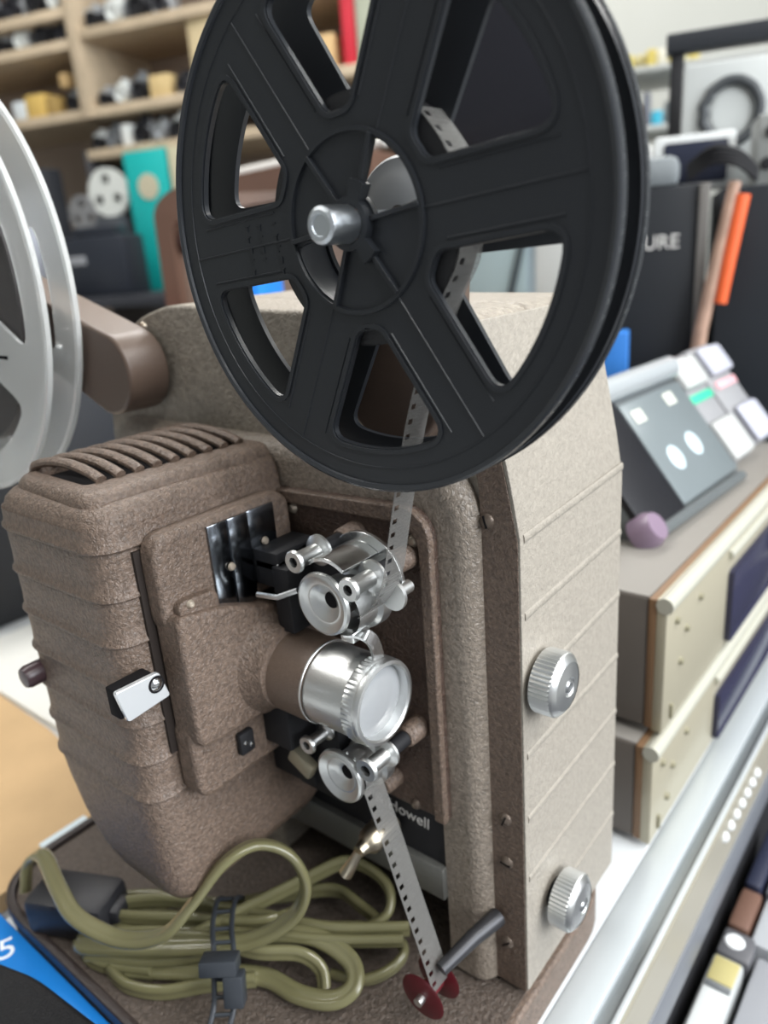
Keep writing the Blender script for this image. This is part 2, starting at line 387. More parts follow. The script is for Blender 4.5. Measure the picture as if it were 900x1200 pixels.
# polished access plate
apn = MB()
for (a, b, dx) in ((-18, -10.5, 0), (-10.5, -2.5, .7), (-2.5, 8.7, 0)):
    apn.box(-57.6, -56.6+dx*.5, a, b, -109 if b < 0 else -104, -79.6, .25)
ap = apn.build('access_plate', platem, P)
for (y, z) in ((-11.5, -94.5), (3, -91)): MB().lathe([(0, 1), (1.0, .8), (1.4, 0)], (-56.2, y, z), 'x', 12).build('screw', palesc, ap)
# black gate parts between housing and sprockets
for (a, b, c, d, e, f_) in ((-57, -46, -2, 16, -104, -92), (-48, -41, -3, 12, -118, -96), (-52, -28, 8, 20, -118, -96)): MB().box(a, b, c, d, e, f_, .6).build('gate_block', blackrough, P)
MB().box(-57, -44, -8, 16, -160, -144, .8).build('film_gate', blackrough, P)
MB().box(-56, -34, 4, 20, -185, -150, 1).build('gate_bracket', blackrough, P)
MB().box(-70, -46, 2, 18, -182, -158, 1).build('gate_bracket', blackrough, P)
gs = MB(); gs.prism([(-2, -95.5), (14, -92), (14, -94.6), (-2, -98)], -56, -46, 'x'); gs.build('gate_lever', satin, P, bevel=.3)
MB().tube([(-50, -8, -104), (-42, -7, -103.5), (-36, -4, -101)], .9, 8).build('gate_spring', satin, P)
# white lever tab on the lamp house corner
lt = MB().prism(rpoly([(-55.5, -116.8), (-41, -117.3), (-38.6, -126.4), (-53.3, -127.6)], 1.2), -60.6, -58.8, 'x').build('lever_tab', mat('ivory_nickel', (.78, .80, .82), .25, .55), P, bevel=.4)
MB().box(-66, -60.7, -54.5, -42, -126.8, -117.4, .5).build('lever_slot', dark, P)
MB().lathe([(0, .9), (1.3, .7), (2.0, 0)], (-58.8, -42.6, -120.6), 'x', 18).build('lever_pin', nickel, lt)
MB().lathe([(2.7, 0), (2.7, .15), (2.0, .15)], (-58.8, -42.6, -120.6), 'x', 18).build('pin_ring', dark, lt)
# plum knob on the lamp house side
MB().lathe([(4.0, 0), (4.0, -6.5), (3.4, -8), (1.5, -8.4), (0, -8.3)], (-121.5, -46, -133), 'y', 24).build('tilt_knob', purple, P)
# small black catch
ct_ = MB().box(-56.2, -53.6, -20.5, -14.5, -158, -150, .8).build('catch_plate', blackrough, P)
for (y, z) in ((-18.6, -153.5), (-16.4, -155)): MB().lathe([(0, .6), (.7, .3), (.8, 0)], (-53.6, y, z), 'x', 10).build('rivet', nickel, ct_)
# projection lens
LZ = -133.0
MB().lathe([(14.6, -54), (14.0, -50), (13.7, -48), (13.7, -33), (13.3, -31), (13.3, -30)], (0, 0, LZ), 'x', 64).build('lens_tube', tubebrown, P)
lens = MB().lathe([(13.5, -31.3), (13.55, -30.7), (13.0, -30.4), (12.9, -14.6), (13.1, -14.4)], (0, 0, LZ), 'x', 64).build('projection_lens', satin, P)
MB().lathe([(13.0, -14.5), (13.5, -14.2), (13.5, -10.6), (13.2, -10.2)], (0, 0, LZ), 'x', 110, knurl=.32, kr=(-16.3, -10.5)).build('grip_ring', satin, lens)
MB().lathe([(13.2, -10.4), (13.4, -9.2), (13.0, -8.2), (12.0, -8.0), (11.4, -8.6), (11.2, -14), (11.0, -19)], (0, 0, LZ), 'x', 64).build('lens_rim', satin, lens)
MB().lathe([(11.3, -11.6), (9, -10.9), (5, -10.3), (0, -10.0)], (0, 0, LZ), 'x', 48).build('front_glass', glass, lens)

# sprocket heads and rollers
def dish(cx, cz, y, r, name='sprocket_head', m=satin):
    o = MB().lathe([(r*.62, 9), (r*.62, 1.6), (r*.95, 1.4), (r, .6), (r*.98, -.5), (r*.90, -.9), (r*.82, -.4), (r*.66, .5), (r*.60, .4), (r*.42, 1.5), (r*.30, 2.4), (0, 2.6)], (cx, y, cz), 'y', 56).build(name, m, P)
    MB().lathe([(0, -.2), (r*.2, -.2), (r*.26, 0), (r*.26, .6)], (cx+r*.15, y+2.0, cz+.8), 'y', 24).build('sprocket_hole', dark, o)
    t = MB()
    for i in range(12):
        a = 2*PI*i/12; t.cyl((cx+math.cos(a)*r*.6, y+4, cz+math.sin(a)*r*.6), (cx+math.cos(a)*(r*.6+1.3), y+4, cz+math.sin(a)*(r*.6+1.3)), .45, 6)
    t.build('sprocket_teeth', satin, o)
    return o
def spool(x, z, y0, y1, r0, r1, rs, m=satin):
    o = MB().lathe([(r0*.42, y0+1.6), (r0*.45, y0), (r0*.9, y0-.1), (r0, y0+.4), (r0, y0+1.2), (r0*.8, y0+1.7), (rs, y0+2.2), (rs, y1-1.8), (r1*.8, y1-1.4), (r1, y1-.9), (r1, y1), (r1*.8, y1+.2), (rs*.8, y1+.2)], (x, 0, z), 'y', 40).build('guide_roller', m, P)
    MB().lathe([(0, 0), (r0*.45, 0)], (x, y0+1.2, z), 'y', 20).build('roller_bore', dark, o)
    return o
dish(-22.6, -101, -7, 9.8); spool(-31.5, -89.3, -8.5, 3, 3.5, 4.9, 2.5); spool(-11.0, -93.4, -8.5, 3, 3.6, 5.0, 2.6)
dish(-24.4, -162, -6.2, 9.3); spool(-37.6, -155.4, -7, 3, 3.2, 3.2, 2.0); spool(-12.0, -154, -7.5, 3.5, 4.0, 4.6, 2.5)
for (x, z, y) in ((-31.8, -89.6, 3), (-11.4, -93.4, 3), (-12, -154, 4)):
    MB().cyl((x, y, z), (x, 13, z), 2.6, 20).build('roller_shaft', blackrough, P)
    MB().lathe([(0, 12), (3.0, 12), (3.6, 12.8), (4.0, 20.5)], (x, 0, z), 'y', 24).build('shaft_boss', brown, P)
MB().lathe([(0, 13), (2.6, 13.2), (3.6, 14.5), (3.8, 20.5)], (-24.5, 0, -179), 'y', 24).build('shaft_boss', brown, P)
# polished film shoes
sh1 = MB(); arc = []
c0 = (-20.5, -98.5); 
out = [(c0[0]+14.5*math.cos(math.radians(a)), c0[1]+14.5*math.sin(math.radians(a))) for a in range(-5, 166, 6)]
sh1.prism(out+[(-33, -101), (-8, -104)], 9.5, 11).build('film_guard', chrome, P, bevel=.3)
sh2 = MB().prism([(c0[0]+11.6*math.cos(math.radians(a))-1, c0[1]+11.6*math.sin(math.radians(a))) for a in range(52, 130, 6)]+[(c0[0]+10.3*math.cos(math.radians(a))-1, c0[1]+10.3*math.sin(math.radians(a))) for a in range(129, 50, -6)], -6, 9.5).build('film_shoe', chrome, P, bevel=.25)
MB().lathe([(8.0, -4), (8.2, 4), (9.4, 5), (9.6, 9), (8, 9.6)], (-19.5, 0, -103.5), 'y', 40).build('sprocket_drum', satin, P)
MB().lathe([(7.0, -3), (7.2, 5), (8.4, 6), (8.4, 10)], (-23.6, 0, -164), 'y', 40).build('sprocket_drum', satin, P)
MB().lathe([(0, 4), (4.6, 4), (4.6, 5.2), (2, 5.4), (2, 12)], (-5.8, 0, -99), 'y', 28).build('guide_disc', satin, P)
MB().tube(crom([(-20, -1, -112.5), (-14.5, 0, -112), (-12.5, 2, -115), (-12, 3, -122), (-12.6, 3, -127)], 6), 1, sec=[(2.2, .35), (-2.2, .35), (-2.2, -.35), (2.2, -.35)], up=(0, 1, 0)).build('tension_spring', chrome, P)
MB().box(-22, -17, -2, 6, -115, -110, .5).build('spring_bracket', satin, P)
MB().box(-51.5, -40.5, -4, 0, -171.5, -164.8, 1.2, rot=Matrix.Rotation(.5, 3, 'Y')).build('tan_lever', mat('old_ivory_metal', (.42, .38, .28), .4, .4), P)
for i in range(5): MB().lathe([(0, -.6), (.6, -.5), (.8, 0)], (-37+i*3.2, 3.6, -149.5-i*.6), 'y', 10).build('gate_rivet', nickel, P)
# wing screw
ws = MB().lathe([(0, -4), (2.2, -3.6), (2.6, -1), (3.2, 0), (4.6, 2), (5.0, 6), (5, 14), (0, 14)], (-28.6, 6, -201), 'y', 28).build('wing_screw', brassy, P)
MB().tube([(-28.6, 2.5, -201), (-29.4, 1, -203.5), (-30.6, 0, -206.2), (-32.4, -1, -209.6)], 1.6, 12, r1=2.6).build('wing', brassy, ws)
# knurled knobs on the side cover
def knob(y, z, x0):
    MB().lathe([(0, 21), (5.5, 21), (5.5, x0)], (0, y, z), 'x', 24).build('knob_stem', blackrough, P)
    k = MB().lathe([(0, x0), (10.0, x0), (10.3, x0+.4), (10.3, x0+6.2), (9.7, x0+6.8), (8.2, x0+7.9), (7.6, x0+8.2)], (0, y, z), 'x', 88, knurl=.7, kr=(x0+.3, x0+6.3)).build('focus_knob', satin, P)
    MB().lathe([(7.8, x0+8.0), (3.2, x0+8.8), (2.8, x0+8.3), (0, x0+8.3)], (0, y, z), 'x', 40).build('knob_cap', satin, k)
    MB().lathe([(0, x0+8.2), (1.6, x0+9.0), (2.2, x0+8.3)], (0, y, z), 'x', 16).build('screw', mat('knob_screw', (.4, .41, .42), .35, .9), k)
knob(37.5, -134, 24); knob(47.0, -226.5, 25)
# reel arms
def arm(p, q, r0, r1, y0, y1, name):
    p, q = Vector(p), Vector(q); d = (q-p); L = d.length; a0 = math.atan2(d.y, d.x); off = math.asin((r0-r1)/L)
    out = []
    for i in range(25):
        a = a0+PI/2-off+(PI+2*off)*i/24; out.append((p.x+r0*math.cos(a), p.y+r0*math.sin(a)))
    for i in range(17):
        a = a0-PI/2+off+(PI-2*off)*i/16; out.append((q.x+r1*math.cos(a), q.y+r1*math.sin(a)))
    return MB().prism(out, y0, y1).build(name, armbrown, P, bevel=1.6, seg=4)
sa = arm((-8, -41), (0, 2), 17, 12, 13, 26, 'supply_arm')
MB().lathe([(3, -2.2), (9.5, -2.2), (10.5, -1.6), (13.5, -1.4), (14.2, -.6), (14.2, 0)], (0, 13, 1), 'y', 48).build('hub_plate', mat('dull_zinc', (.72, .73, .73), .45, .1), sa)
ta = arm((-141, -42), (-232, -7), 15.5, 10, 9, 27, 'takeup_arm')
MB().lathe([(0, -2), (2.2, -1.6), (2.8, 0)], (-169, 9, -33), 'y', 16).build('screw', nickel, ta)
# spindles
sp = MB().lathe([(0, -17.0), (2.2, -17.0), (2.4, -17.3), (3.2, -17.5), (4.0, -17.0), (4.2, -16.2), (4.2, -8.4), (3.4, -7.8), (3.0, -6), (3.0, 14)], (0, 0, 0), 'y', 40).build('supply_spindle', mat('zinc_spindle', (.66, .70, .74), .28, 1, bump=.25, bscale=2500), P)
MB().lathe([(0, -18), (4, -17), (4, 10)], (-232, 0, -7), 'y', 24).build('takeup_spindle', satin, P)
for (x, z) in ((-148, -31),): MB().lathe([(0, -1.4), (1.6, -1), (2, 0)], (-141, 29, -27), 'y', 14).build('screw', palesc, P)
# lower guide roller with maroon flanges
rl_ = MB().cyl((1.0, 18, -240), (1.0, -7.5, -240), 1.6, 14).build('roller_pin', satin, P)
MB().lathe([(1.6, -5.0), (7.6, -5.0), (8.4, -4.6), (7.6, -4.2), (3, -3.6), (3, 3.6), (7.6, 4.2), (8.4, 4.6), (7.6, 5), (1.6, 5)], (1.0, 0, -240), 'y', 44).build('film_roller', redp, P)
MB().tube([(6, 0, -229), (9.5, 14, -226), (12, 26, -226)], 2.3, 14, r1=3.2).build('roller_arm', mat('dark_steel', (.05, .05, .055), .4, .5), P)

# ------------------------------------------------------------------ reels
def window_poly(phi, ri, ro, half, rc=4.0):
    p = math.radians(phi); h = math.radians(30)
    ai, ao = h-math.asin(half/ri), h-math.asin(half/ro)
    pts = [(ri*math.cos(p+a), ri*math.sin(p+a)) for a in (-ai, 0, ai)]
    arcn = 12
    outp = [(ro*math.cos(p+ao-2*ao*i/arcn), ro*math.sin(p+ao-2*ao*i/arcn)) for i in range(arcn+1)]
    full = pts+outp
    # round the four corners only
    n = len(full); r = [0]*n; r[0] = rc; r[2] = rc; r[3] = rc; r[-1] = rc
    # neighbours on the arc are short: rebuild arc with trimmed ends
    trim = rc/ro
    outp = [full[3]]+[(ro*math.cos(p+(ao-trim)*(1-2*i/arcn)), ro*math.sin(p+(ao-trim)*(1-2*i/arcn))) for i in range(arcn+1)]+[full[-1]]
    full = pts+outp; res = []
    def bez(a, c, b, k=5): return [((1-t)**2*a[0]+2*t*(1-t)*c[0]+t*t*b[0], (1-t)**2*a[1]+2*t*(1-t)*c[1]+t*t*b[1]) for t in [i/k for i in range(k+1)]]
    def mv(a, b, d): L = math.dist(a, b); return (a[0]+(b[0]-a[0])*d/L, a[1]+(b[1]-a[1])*d/L)
    A, B = pts[0], pts[2]; Cc, Dd = full[3], full[-1]
    k = min(rc*.8, math.dist(A, pts[1])*.7)
    res += bez(mv(A, Dd, k), A, mv(A, pts[1], k)) + bez(mv(B, pts[1], k), B, mv(B, Cc, k))
    res += bez(mv(B, Cc, math.dist(B, Cc)-rc), Cc, outp[1]) + outp[2:-2] + bez(outp[-2], Dd, mv(Dd, A, rc))
    return res
def grow(poly, d):
    n = len(poly); out = []
    ar = sum(poly[i-1][0]*poly[i][1]-poly[i][0]*poly[i-1][1] for i in range(n))
    sg = 1 if ar > 0 else -1
    for i in range(n):
        a, b = Vector(poly[i-1]), Vector(poly[(i+1) % n]); t = (b-a)
        if t.length < 1e-6: out.append(poly[i]); continue
        t.normalize(); out.append((poly[i][0]+sg*t.y*d, poly[i][1]-sg*t.x*d))
    return out
def reel(name, label, R, cx, cz, yf, yb, m, phi0, hubopen=True, roll=0, rollmat=None, fine=True, loc=None, scale=1.0, grp=None):
    t = thing(name, label, 'film reel', (cx, 0, cz-R), grp)
    k = R/63.5
    ri, ro, half = 24*k, 52.4*k, 9.2*k
    for side, (ya, yb_, ph) in enumerate(((yf, yf+1.5, phi0), (yb-1.5, yb, phi0-3.0))):
        wins = [window_poly(ph+60*i, ri, ro, half, 4.5*k) for i in range(6)]
        sh_ = lambda pl: [(a+cx, b+cz) for a, b in pl]
        holes = [sh_(wi) for wi in wins]
        hr = 19.2*k
        # open hub sectors
        def sector(a0, a1, r0, r1):
            a0, a1 = math.radians(a0), math.radians(a1); n = 9
            return [(r1*math.cos(a0+(a1-a0)*i/n), r1*math.sin(a0+(a1-a0)*i/n)) for i in range(n+1)]+[(r0*math.cos(a1+(a0-a1)*i/4), r0*math.sin(a1+(a0-a1)*i/4)) for i in range(5)]
        if hubopen and side == 1:
            holes.append(circ(cx, cz, 18.6*k, 48))
        elif hubopen:
            holes += [sh_(sector(ph+36, ph+92, 6.5*k, hr*.97)), sh_(sector(ph+217, ph+271, 6.5*k, hr*.97))]
        if not (hubopen and side == 1): holes.append(circ(cx, cz, 3.4, 24))
        f = MB().prism(circ(cx, cz, R, 160), ya, yb_, 'y', holes=holes).build('flange', m, t, bevel=.45, seg=2, ang=.5)
        sgn = -1 if side == 0 else 1; y0 = ya if side == 0 else yb_
        MB().lathe([(R-1.8*k, 0), (R-1.6*k, sgn*.7), (R-.6*k, sgn*.9), (R, sgn*.5), (R, 0), (R, -sgn*1.2), (R-.8*k, -sgn*1.9)], (cx, y0, cz), 'y', 128).build('rim_bead', m if not fine else mat('black_plastic_highlight', (.035, .038, .044), .24, 0, .8), f)  # reel black made lighter and glossier for the highlight along the rim
        if fine and side == 0:
            lip = MB()
            for wi in wins: lip.prism(sh_(grow(wi, 1.5*k)), y0-.45, y0+.1, 'y', holes=[sh_(grow(wi, .35*k))])
            lip.build('window_lip', m, f, bevel=.15)
            rb = MB()
            rb.lathe([(19.0, 0), (19.1, -.9), (20.1, -.9), (20.2, 0)], (cx, y0, cz), 'y', 96)
            for (a0, a1) in ((0, 360),):
                rb.lathe([(57.2, 0), (57.3, -.22), (57.6, -.22), (57.7, 0)], (cx, y0, cz), 'y', 128)
            rb.build('circle_rib', m, f)
            lines = MB()
            for i in range(6):
                a = math.radians(ph+30+60*i); d = Vector((math.cos(a), math.sin(a))); nrm = Vector((-d.y, d.x))
                for off, r0, r1 in ((0, 20, 57), (6.9, 25, 52), (-6.9, 25, 52)):
                    p0 = d*r0+nrm*off; p1 = d*r1+nrm*off
                    lines.tube([(cx+p0.x, y0, cz+p0.y), (cx+p1.x, y0, cz+p1.y)], .28, 6)
            lines.build('spoke_line', m, f)
            for i in range(6):
                a = math.radians(ph+33+60*i); d = Vector((math.cos(a), math.sin(a))); nrm = Vector((-d.y, d.x))
                q = [d*3.5+nrm*.55, d*19.4+nrm*.55, d*19.4-nrm*.55, d*3.5-nrm*.55]
                MB().prism([(cx+v.x, cz+v.y) for v in q], y0-1.3, y0+.4).build('hub_rib', m, f, bevel=.15)
            # hub collar with three drive ears
            ear = []
            for i in range(72):
                a = 2*PI*i/72; r = 5.8
                for e in (ph+33+60, ph+33-60+0, ph+33+180): 
                    dd = (math.degrees(a)-e+180) % 360-180
                    if abs(dd) < 15: r = 9.6
                ear.append((cx+r*math.cos(a), cz+r*math.sin(a)))
            MB().prism(ear, y0-2.3, y0+.6, 'y', holes=[circ(cx, cz, 4.3, 32)]).build('hub_collar', m, f, bevel=.3)
    MB().lathe([(19.5*k, yf+1), (19.5*k, yb-1)], (cx, 0, cz), 'y', 64).build('core', m, t)
    if roll:
        pr = [(20*k, yf+1.9)]
        nr = 14
        for i in range(nr+1):
            r = 20*k+(roll-20*k)*i/nr; pr += [(r, yf+1.9+(.12 if i % 2 else 0))]
        pr += [(roll, yb-1.9), (20*k, yb-1.9)]
        MB().lathe(pr, (cx, 0, cz), 'y', 96).build('wound_film', rollmat, t)
    return t
rz = reel('film_reel', 'black plastic six spoke film reel mounted on the projector supply spindle', 63.5, 0, 0, -6.0, 6.0, black, -25, True, 27.6, mat('wound_film_black', (.02, .02, .022), .35, bump=.3, bscale=3000))
# moulded marks, too worn to read, on the left spoke
mk = MB(); rnd = random.Random(3)
for col, (x, n, dxz) in enumerate(((-36.0, 5, .12), (-31.6, 4, .2), (-26.2, 5, .4))):
    for i in range(n):
        z = 2.2-i*2.7; xx = x+i*dxz
        mk.box(xx-.9, xx+.9, -6.3, -5.9, z-.13, z+.13)
        if rnd.random() < .7: mk.box(xx-.2+rnd.random()*.8, xx+.1+rnd.random()*.8, -6.25, -5.9, z-1.4, z)
        if rnd.random() < .6: mk.box(xx-.8, xx+.3, -6.25, -5.9, z-1.4, z-1.15)
mk.build('moulded_mark', black, [c for c in rz.children if c.name.startswith('flange')][0])
reel('film_reel', 'large clear plastic film reel at the left beside the lamp house', 87, -233, -7, -6.5, 6.5, clearp, 0, False, 66, mat('wound_film_brown', (.035, .03, .03), .35, bump=.3, bscale=3000), fine=False)

# ------------------------------------------------------------------ film strip
def film(name, label, pts, m, k=10, wy=4.5, perf_side=-1):
    path = crom([(p[0], 0, p[1]) for p in pts], k)
    # resample by length
    L = [0]
    for a, b in zip(path, path[1:]): L.append(L[-1]+(b-a).length)
    def at(s_):
        s_ = max(0, min(L[-1], s_))
        for i in range(len(L)-1):
            if L[i+1] >= s_: 
                t = (s_-L[i])/max(1e-9, L[i+1]-L[i]); return path[i].lerp(path[i+1], t)
        return path[-1]
    mb = MB(); s_ = 0; pitch = 4.0; th = .09
    def strip(s0, s1, ya, yb):
        a, b = at(s0), at(s1); d = (b-a); 
        if d.length < 1e-6: return
        d.normalize(); n = Vector((d.z, 0, -d.x))*th
        v = mb.verts([(q.x+n.x*g, y, q.z+n.z*g) for q in (a, b) for y in (ya, yb) for g in (-1, 1)])
        for f in ((0, 2, 3, 1), (4, 5, 7, 6), (0, 1, 5, 4), (2, 6, 7, 3), (0, 4, 6, 2), (1, 3, 7, 5)): mb.bm.faces.new([v[i] for i in f])
    while s_ < L[-1]:
        e = min(s_+pitch, L[-1]); h0, h1 = s_+1.2, min(s_+2.7, e)
        strip(s_, h0, -wy, wy)
        if h0 < e:
            if perf_side < 0: strip(h0, h1, -wy, -wy+.8); strip(h0, h1, -wy+2.7, wy)
            else: strip(h0, h1, -wy, wy-2.3); strip(h0, h1, wy-.75, wy)
            strip(h1, e, -wy, wy)
        s_ += pitch
    o = mb.build(name, m, None, smooth=False); tag(o, label, 'film'); return o
film('film_strip', 'perforated film running from the black reel down through the upper sprocket', [(18.5, 21.4), (26, 11.2), (28.0, 1), (27, -9), (22.0, -17.5), (15.5, -31), (10.0, -46), (5.5, -62), (1.5, -78), (-1.8, -91), (-7, -100), (-12, -104)], filmdark if False else filmleader)
film('film_strip', 'perforated film tail slanting from the lower sprocket to the maroon roller', [(-20, -166), (-16.5, -166.5), (-14.8, -171), (-10, -185), (-4.5, -203), (1.5, -222), (5.2, -235.4), (3.5, -237)], filmleader)

# ------------------------------------------------------------------ power cord bundle
paths = {
'main':[(-168.9, -56.8, -250.0), (-171.3, -52.1, -240.0), (-161.5, -49.2, -233.0), (-136.3, -55.6, -230.0), (-116.8, -59.0, -230.0), (-94.0, -55.4, -229.0), (-76.1, -48.8, -222.0), (-68.0, -40.2, -211.0), (-62.0, -29.2, -199.0), (-57.3, -18.2, -197.0), (-50.2, -10.5, -203.0), (-45.4, -8.8, -215.0), (-48.9, -12.9, -228.0), (-60.6, -22.4, -238.0), (-77.3, -33.3, -242.0), (-103.7, -48.2, -246.0), (-122, -57, -249), (-129, -54, -252), (-118, -47, -253), (-95, -38, -251), (-72, -26, -249)],
'loopR':[(-90.8, -39.3, -246.0), (-73.9, -10.8, -240.0), (-63.0, 7.0, -236.0), (-53.3, 18.9, -232.0), (-42.0, 21.8, -232.0), (-32.1, 20.0, -235.0), (-29.4, 12.8, -240.0), (-41.7, 2.0, -245.0), (-65.9, -10.6, -248.0), (-99.2, -32.0, -250.0), (-120, -42, -252), (-128, -37, -254), (-112, -28, -254)],
'low':[(-95, -46.6, -255.0), (-112, -55, -255), (-121, -57.5, -253), (-116, -54.6, -251.0), (-96.0, -44.1, -250.0), (-76.8, -30.4, -246.0), (-59.9, -15.3, -242.0), (-46.0, -7.0, -242.0), (-31.2, -5.2, -245.0), (-25.2, -10.2, -248.0), (-29.5, -17.0, -251.0), (-42.2, -21.4, -253.0), (-58.1, -23.3, -254.0), (-75.2, -33.2, -254.0), (-104.4, -50.6, -255.0)],
'ends':[(-19.2, 15.0, -241.0), (-31.7, 5.5, -241.0), (-45.2, -3.0, -241.0), (-72.7, -12.4, -243.0), (-108.3, -26.2, -245.0), (-127, -38, -248.0), (-134, -46, -250.0), (-130, -52, -251), (-118, -46, -250.0), (-97.9, -36.1, -246.0), (-67.4, -19.2, -243.0), (-38.9, -2.9, -243.0), (-19.1, 11.0, -243.0)],
'b1':[(-141.3, -38.5, -254.0), (-122.9, -25.5, -252.0), (-93.7, -13.0, -250.0), (-75.1, 2.7, -248.0), (-58.4, 15.4, -246.0), (-45.3, 15.9, -246.0), (-23.4, 14.3, -250.0), (-20.4, 7.6, -252.0), (-26.5, -2.3, -254.0), (-38.7, -7.4, -255.0)],
'b2':[(-123.0, -53.1, -252.0), (-105.9, -44.2, -247.0), (-80.5, -30.9, -243.0), (-60.4, -23.5, -243.0), (-47.5, -14.6, -244.0), (-39.7, -12.2, -248.0), (-35.2, -15.4, -252.0)],
'b3':[(-109.2, -55.2, -256.0), (-98.1, -55.0, -256.0), (-85.4, -49.0, -256.0), (-74.4, -38.0, -255.0), (-59.9, -25.9, -254.0)],
'b4':[(-138.7, -45.7, -253.0), (-118.4, -39.9, -248.0), (-93.8, -28.7, -244.0), (-68.9, -15.6, -242.0), (-59.6, -2.3, -243.0)],
'b5':[(-134, -40, -255), (-112, -30, -252), (-88, -20, -249), (-60, -8, -246), (-40, 6, -246), (-28, 16, -248)]}
sec8 = []
for i in range(24):
    a = 2*PI*i/24; x = 3.35*math.cos(a); y = 2.0*math.sin(a)*(1-.32*math.exp(-(x/.9)**2)); sec8.append((x, y))
cordb = MB()
for k_, p_ in paths.items():
    cordb.tube(crom([(x, y, max(z, -255.2)) for x, y, z in p_], 8), 1, sec=sec8)
tag(cordb.build('cord_bundle', cordm, ang=1.2), 'coiled olive yellow clear vinyl power cord lying on the projector base', 'cord')
# cable tie: ladder strap and buckle
tie = thing('cable_tie', 'dark grey ladder style cable tie cinched round the olive cord bundle', 'cable tie', (-62, -36, -258))
tp = crom([(-86, -12, -243), (-82, -18, -236.5), (-72, -28, -234), (-64, -34, -234), (-59, -39, -240), (-56, -43, -247), (-52, -50, -250), (-47, -58, -250), (-42, -66, -249)], 8)
side = Vector((.77, .62, 0)).normalized()
for sg in (-1, 1): MB().tube([p+side*sg*3.5 for p in tp], .95, 8).build('strap_edge', mat('grey_nylon', (.035, .04, .048), .38), tie)
lad = MB()
for i in range(2, len(tp), 5): lad.tube([tp[i]-side*3.5, tp[i]+side*3.5], .75, 6)
lad.build('strap_rung', mat('grey_nylon'), tie)
bk = Matrix.Rotation(math.radians(38), 3, 'Z') @ Matrix.Rotation(math.radians(-20), 3, 'X')
MB().box(-66.5, -53.5, -43, -35, -236.5, -231, .8, rot=bk).build('buckle', mat('grey_nylon'), tie)
MB().box(-57, -50, -42, -36, -246, -235, .8, rot=bk).build('buckle_arm', mat('grey_nylon'), tie)
# black plug
pl = thing('power_plug', 'black moulded plug lying behind the left loop of the olive cord', 'plug', (-142, -48, -258))
pr_ = Matrix.Rotation(math.radians(25), 3, 'Z')
MB().box(-160, -124, -58, -38, -257.8, -240, 3, rot=pr_).build('plug_body', mat('black_rubber', (.022, .022, .026), .45), pl)
MB().box(-128, -120, -53, -43, -254, -244, 1.5, rot=pr_, piv=(-142, -48, -250)).build('strain_relief', mat('black_rubber'), pl)

# ------------------------------------------------------------------ things on the counter, left
tag(MB().prism(rpoly([(-560, -90), (-196, -90), (-196, -2), (-236, 14), (-300, 22), (-560, 30)], 3), -276, -266, 'z').build('kraft_box', mat('kraft_card', (.56, .38, .20), .7, var=.05, vscale=30), bevel=1), 'flat tan kraft cardboard box left of the projector base', 'box')
tag(MB().box(-470, -300, 30, 150, -276, -272.5, .6).build('white_folder', mat('white_card', (.78, .78, .74), .6)), 'white folder lying behind the tan kraft box', 'folder')
tag(MB().box(-600, -490, 70, 260, -276, -95, 4).build('black_case', mat('black_case', (.02, .021, .024), .6)), 'black case at the far left behind the white folder', 'case')
blue = thing('blue_box', 'bright blue box printed with a white 5 under the left front edge of the base', 'box', (-130, -110, -276))
MB().box(-194, -70, -150, -64.5, -276, -263, .8).build('carton', mat('blue_card', (.01, .20, .62), .35), blue)
text('numeral', '5', 15, mat('white_ink', (.8, .85, .9), .5), blue, frame((-158.5, -77.0, -262.9), (.38, .92, 0), (-.92, .38, 0)), .05)
pap = tag(MB().box(-207, -197, -34, -10, -266, -262, .5).build('paper_slip', mat('pale_paper', (.7, .8, .85), .5)), 'small pale blue slip on the kraft box beside the base', 'paper')
tag(MB().prism(rpoly([(-150, -92), (-108, -79.5), (-70, -76), (-40, -80), (-40, -160), (-150, -160)], 6), -276, -232, 'z').build('leather_case', mat('black_leather', (.008, .008, .009), .5, spec=.3, bump=.5, bscale=1200), bevel=2.5), 'black leather case in the bottom left corner in front of the blue box', 'case')

# ------------------------------------------------------------------ tape decks, right
def deck(z0, z1, y0, label):
    t = thing('tape_deck', label, 'tape deck', (-60, 250, z0), 'champagne fronted tape decks')
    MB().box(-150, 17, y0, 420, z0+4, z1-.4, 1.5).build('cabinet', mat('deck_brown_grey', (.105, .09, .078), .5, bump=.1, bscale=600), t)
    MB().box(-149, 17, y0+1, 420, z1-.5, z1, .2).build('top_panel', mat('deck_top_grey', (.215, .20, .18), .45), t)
    MB().box(17, 20.5, y0, 420, z0+4, z1-.5, .3).build('wood_strip', mat('walnut', (.20, .115, .06), .5), t)
    MB().box(20.5, 25, y0, 420, z0+3, z1, .4).build('front_panel', cream, t)
    MB().tube([(24.0, y0-.5, z1-2.6), (24.0, 420, z1-2.6)], 3.7, 14).build('top_edge', mat('pale_champagne', (.54, .53, .45), .3, .2), t)
    MB().tube([(25, y0+88, z1-11.5), (25, 420, z1-11.5)], 2.6, 12).build('lower_lip', mat('pale_champagne'), t)
    MB().box(25, 27, y0+90, 420, z0+6, z1-21, 3).build('cassette_window', mat('smoked_window', (.03, .03, .06), .15), t)
    for i, (dy, dz) in enumerate(((12, -14), (26, -24), (20, -38), (44, -16))):
        MB().lathe([(0, 2), (1.4, 1.8), (1.9, 0)], (25, y0+dy, z1+dz), 'x', 14).build('button', mat('deck_button', (.28, .26, .18), .4), t)
    MB().box(25, 26.4, y0+9, y0+11, z0+6, z0+13, .3).build('slot', mat('deck_button'), t)
    for fy in (y0+20, 400):
        for fx in (-130, 4): MB().lathe([(0, 0), (8, 0), (8, 5)], (fx, fy, z0), 'z', 16).build('foot', blackrough, t)
    return t
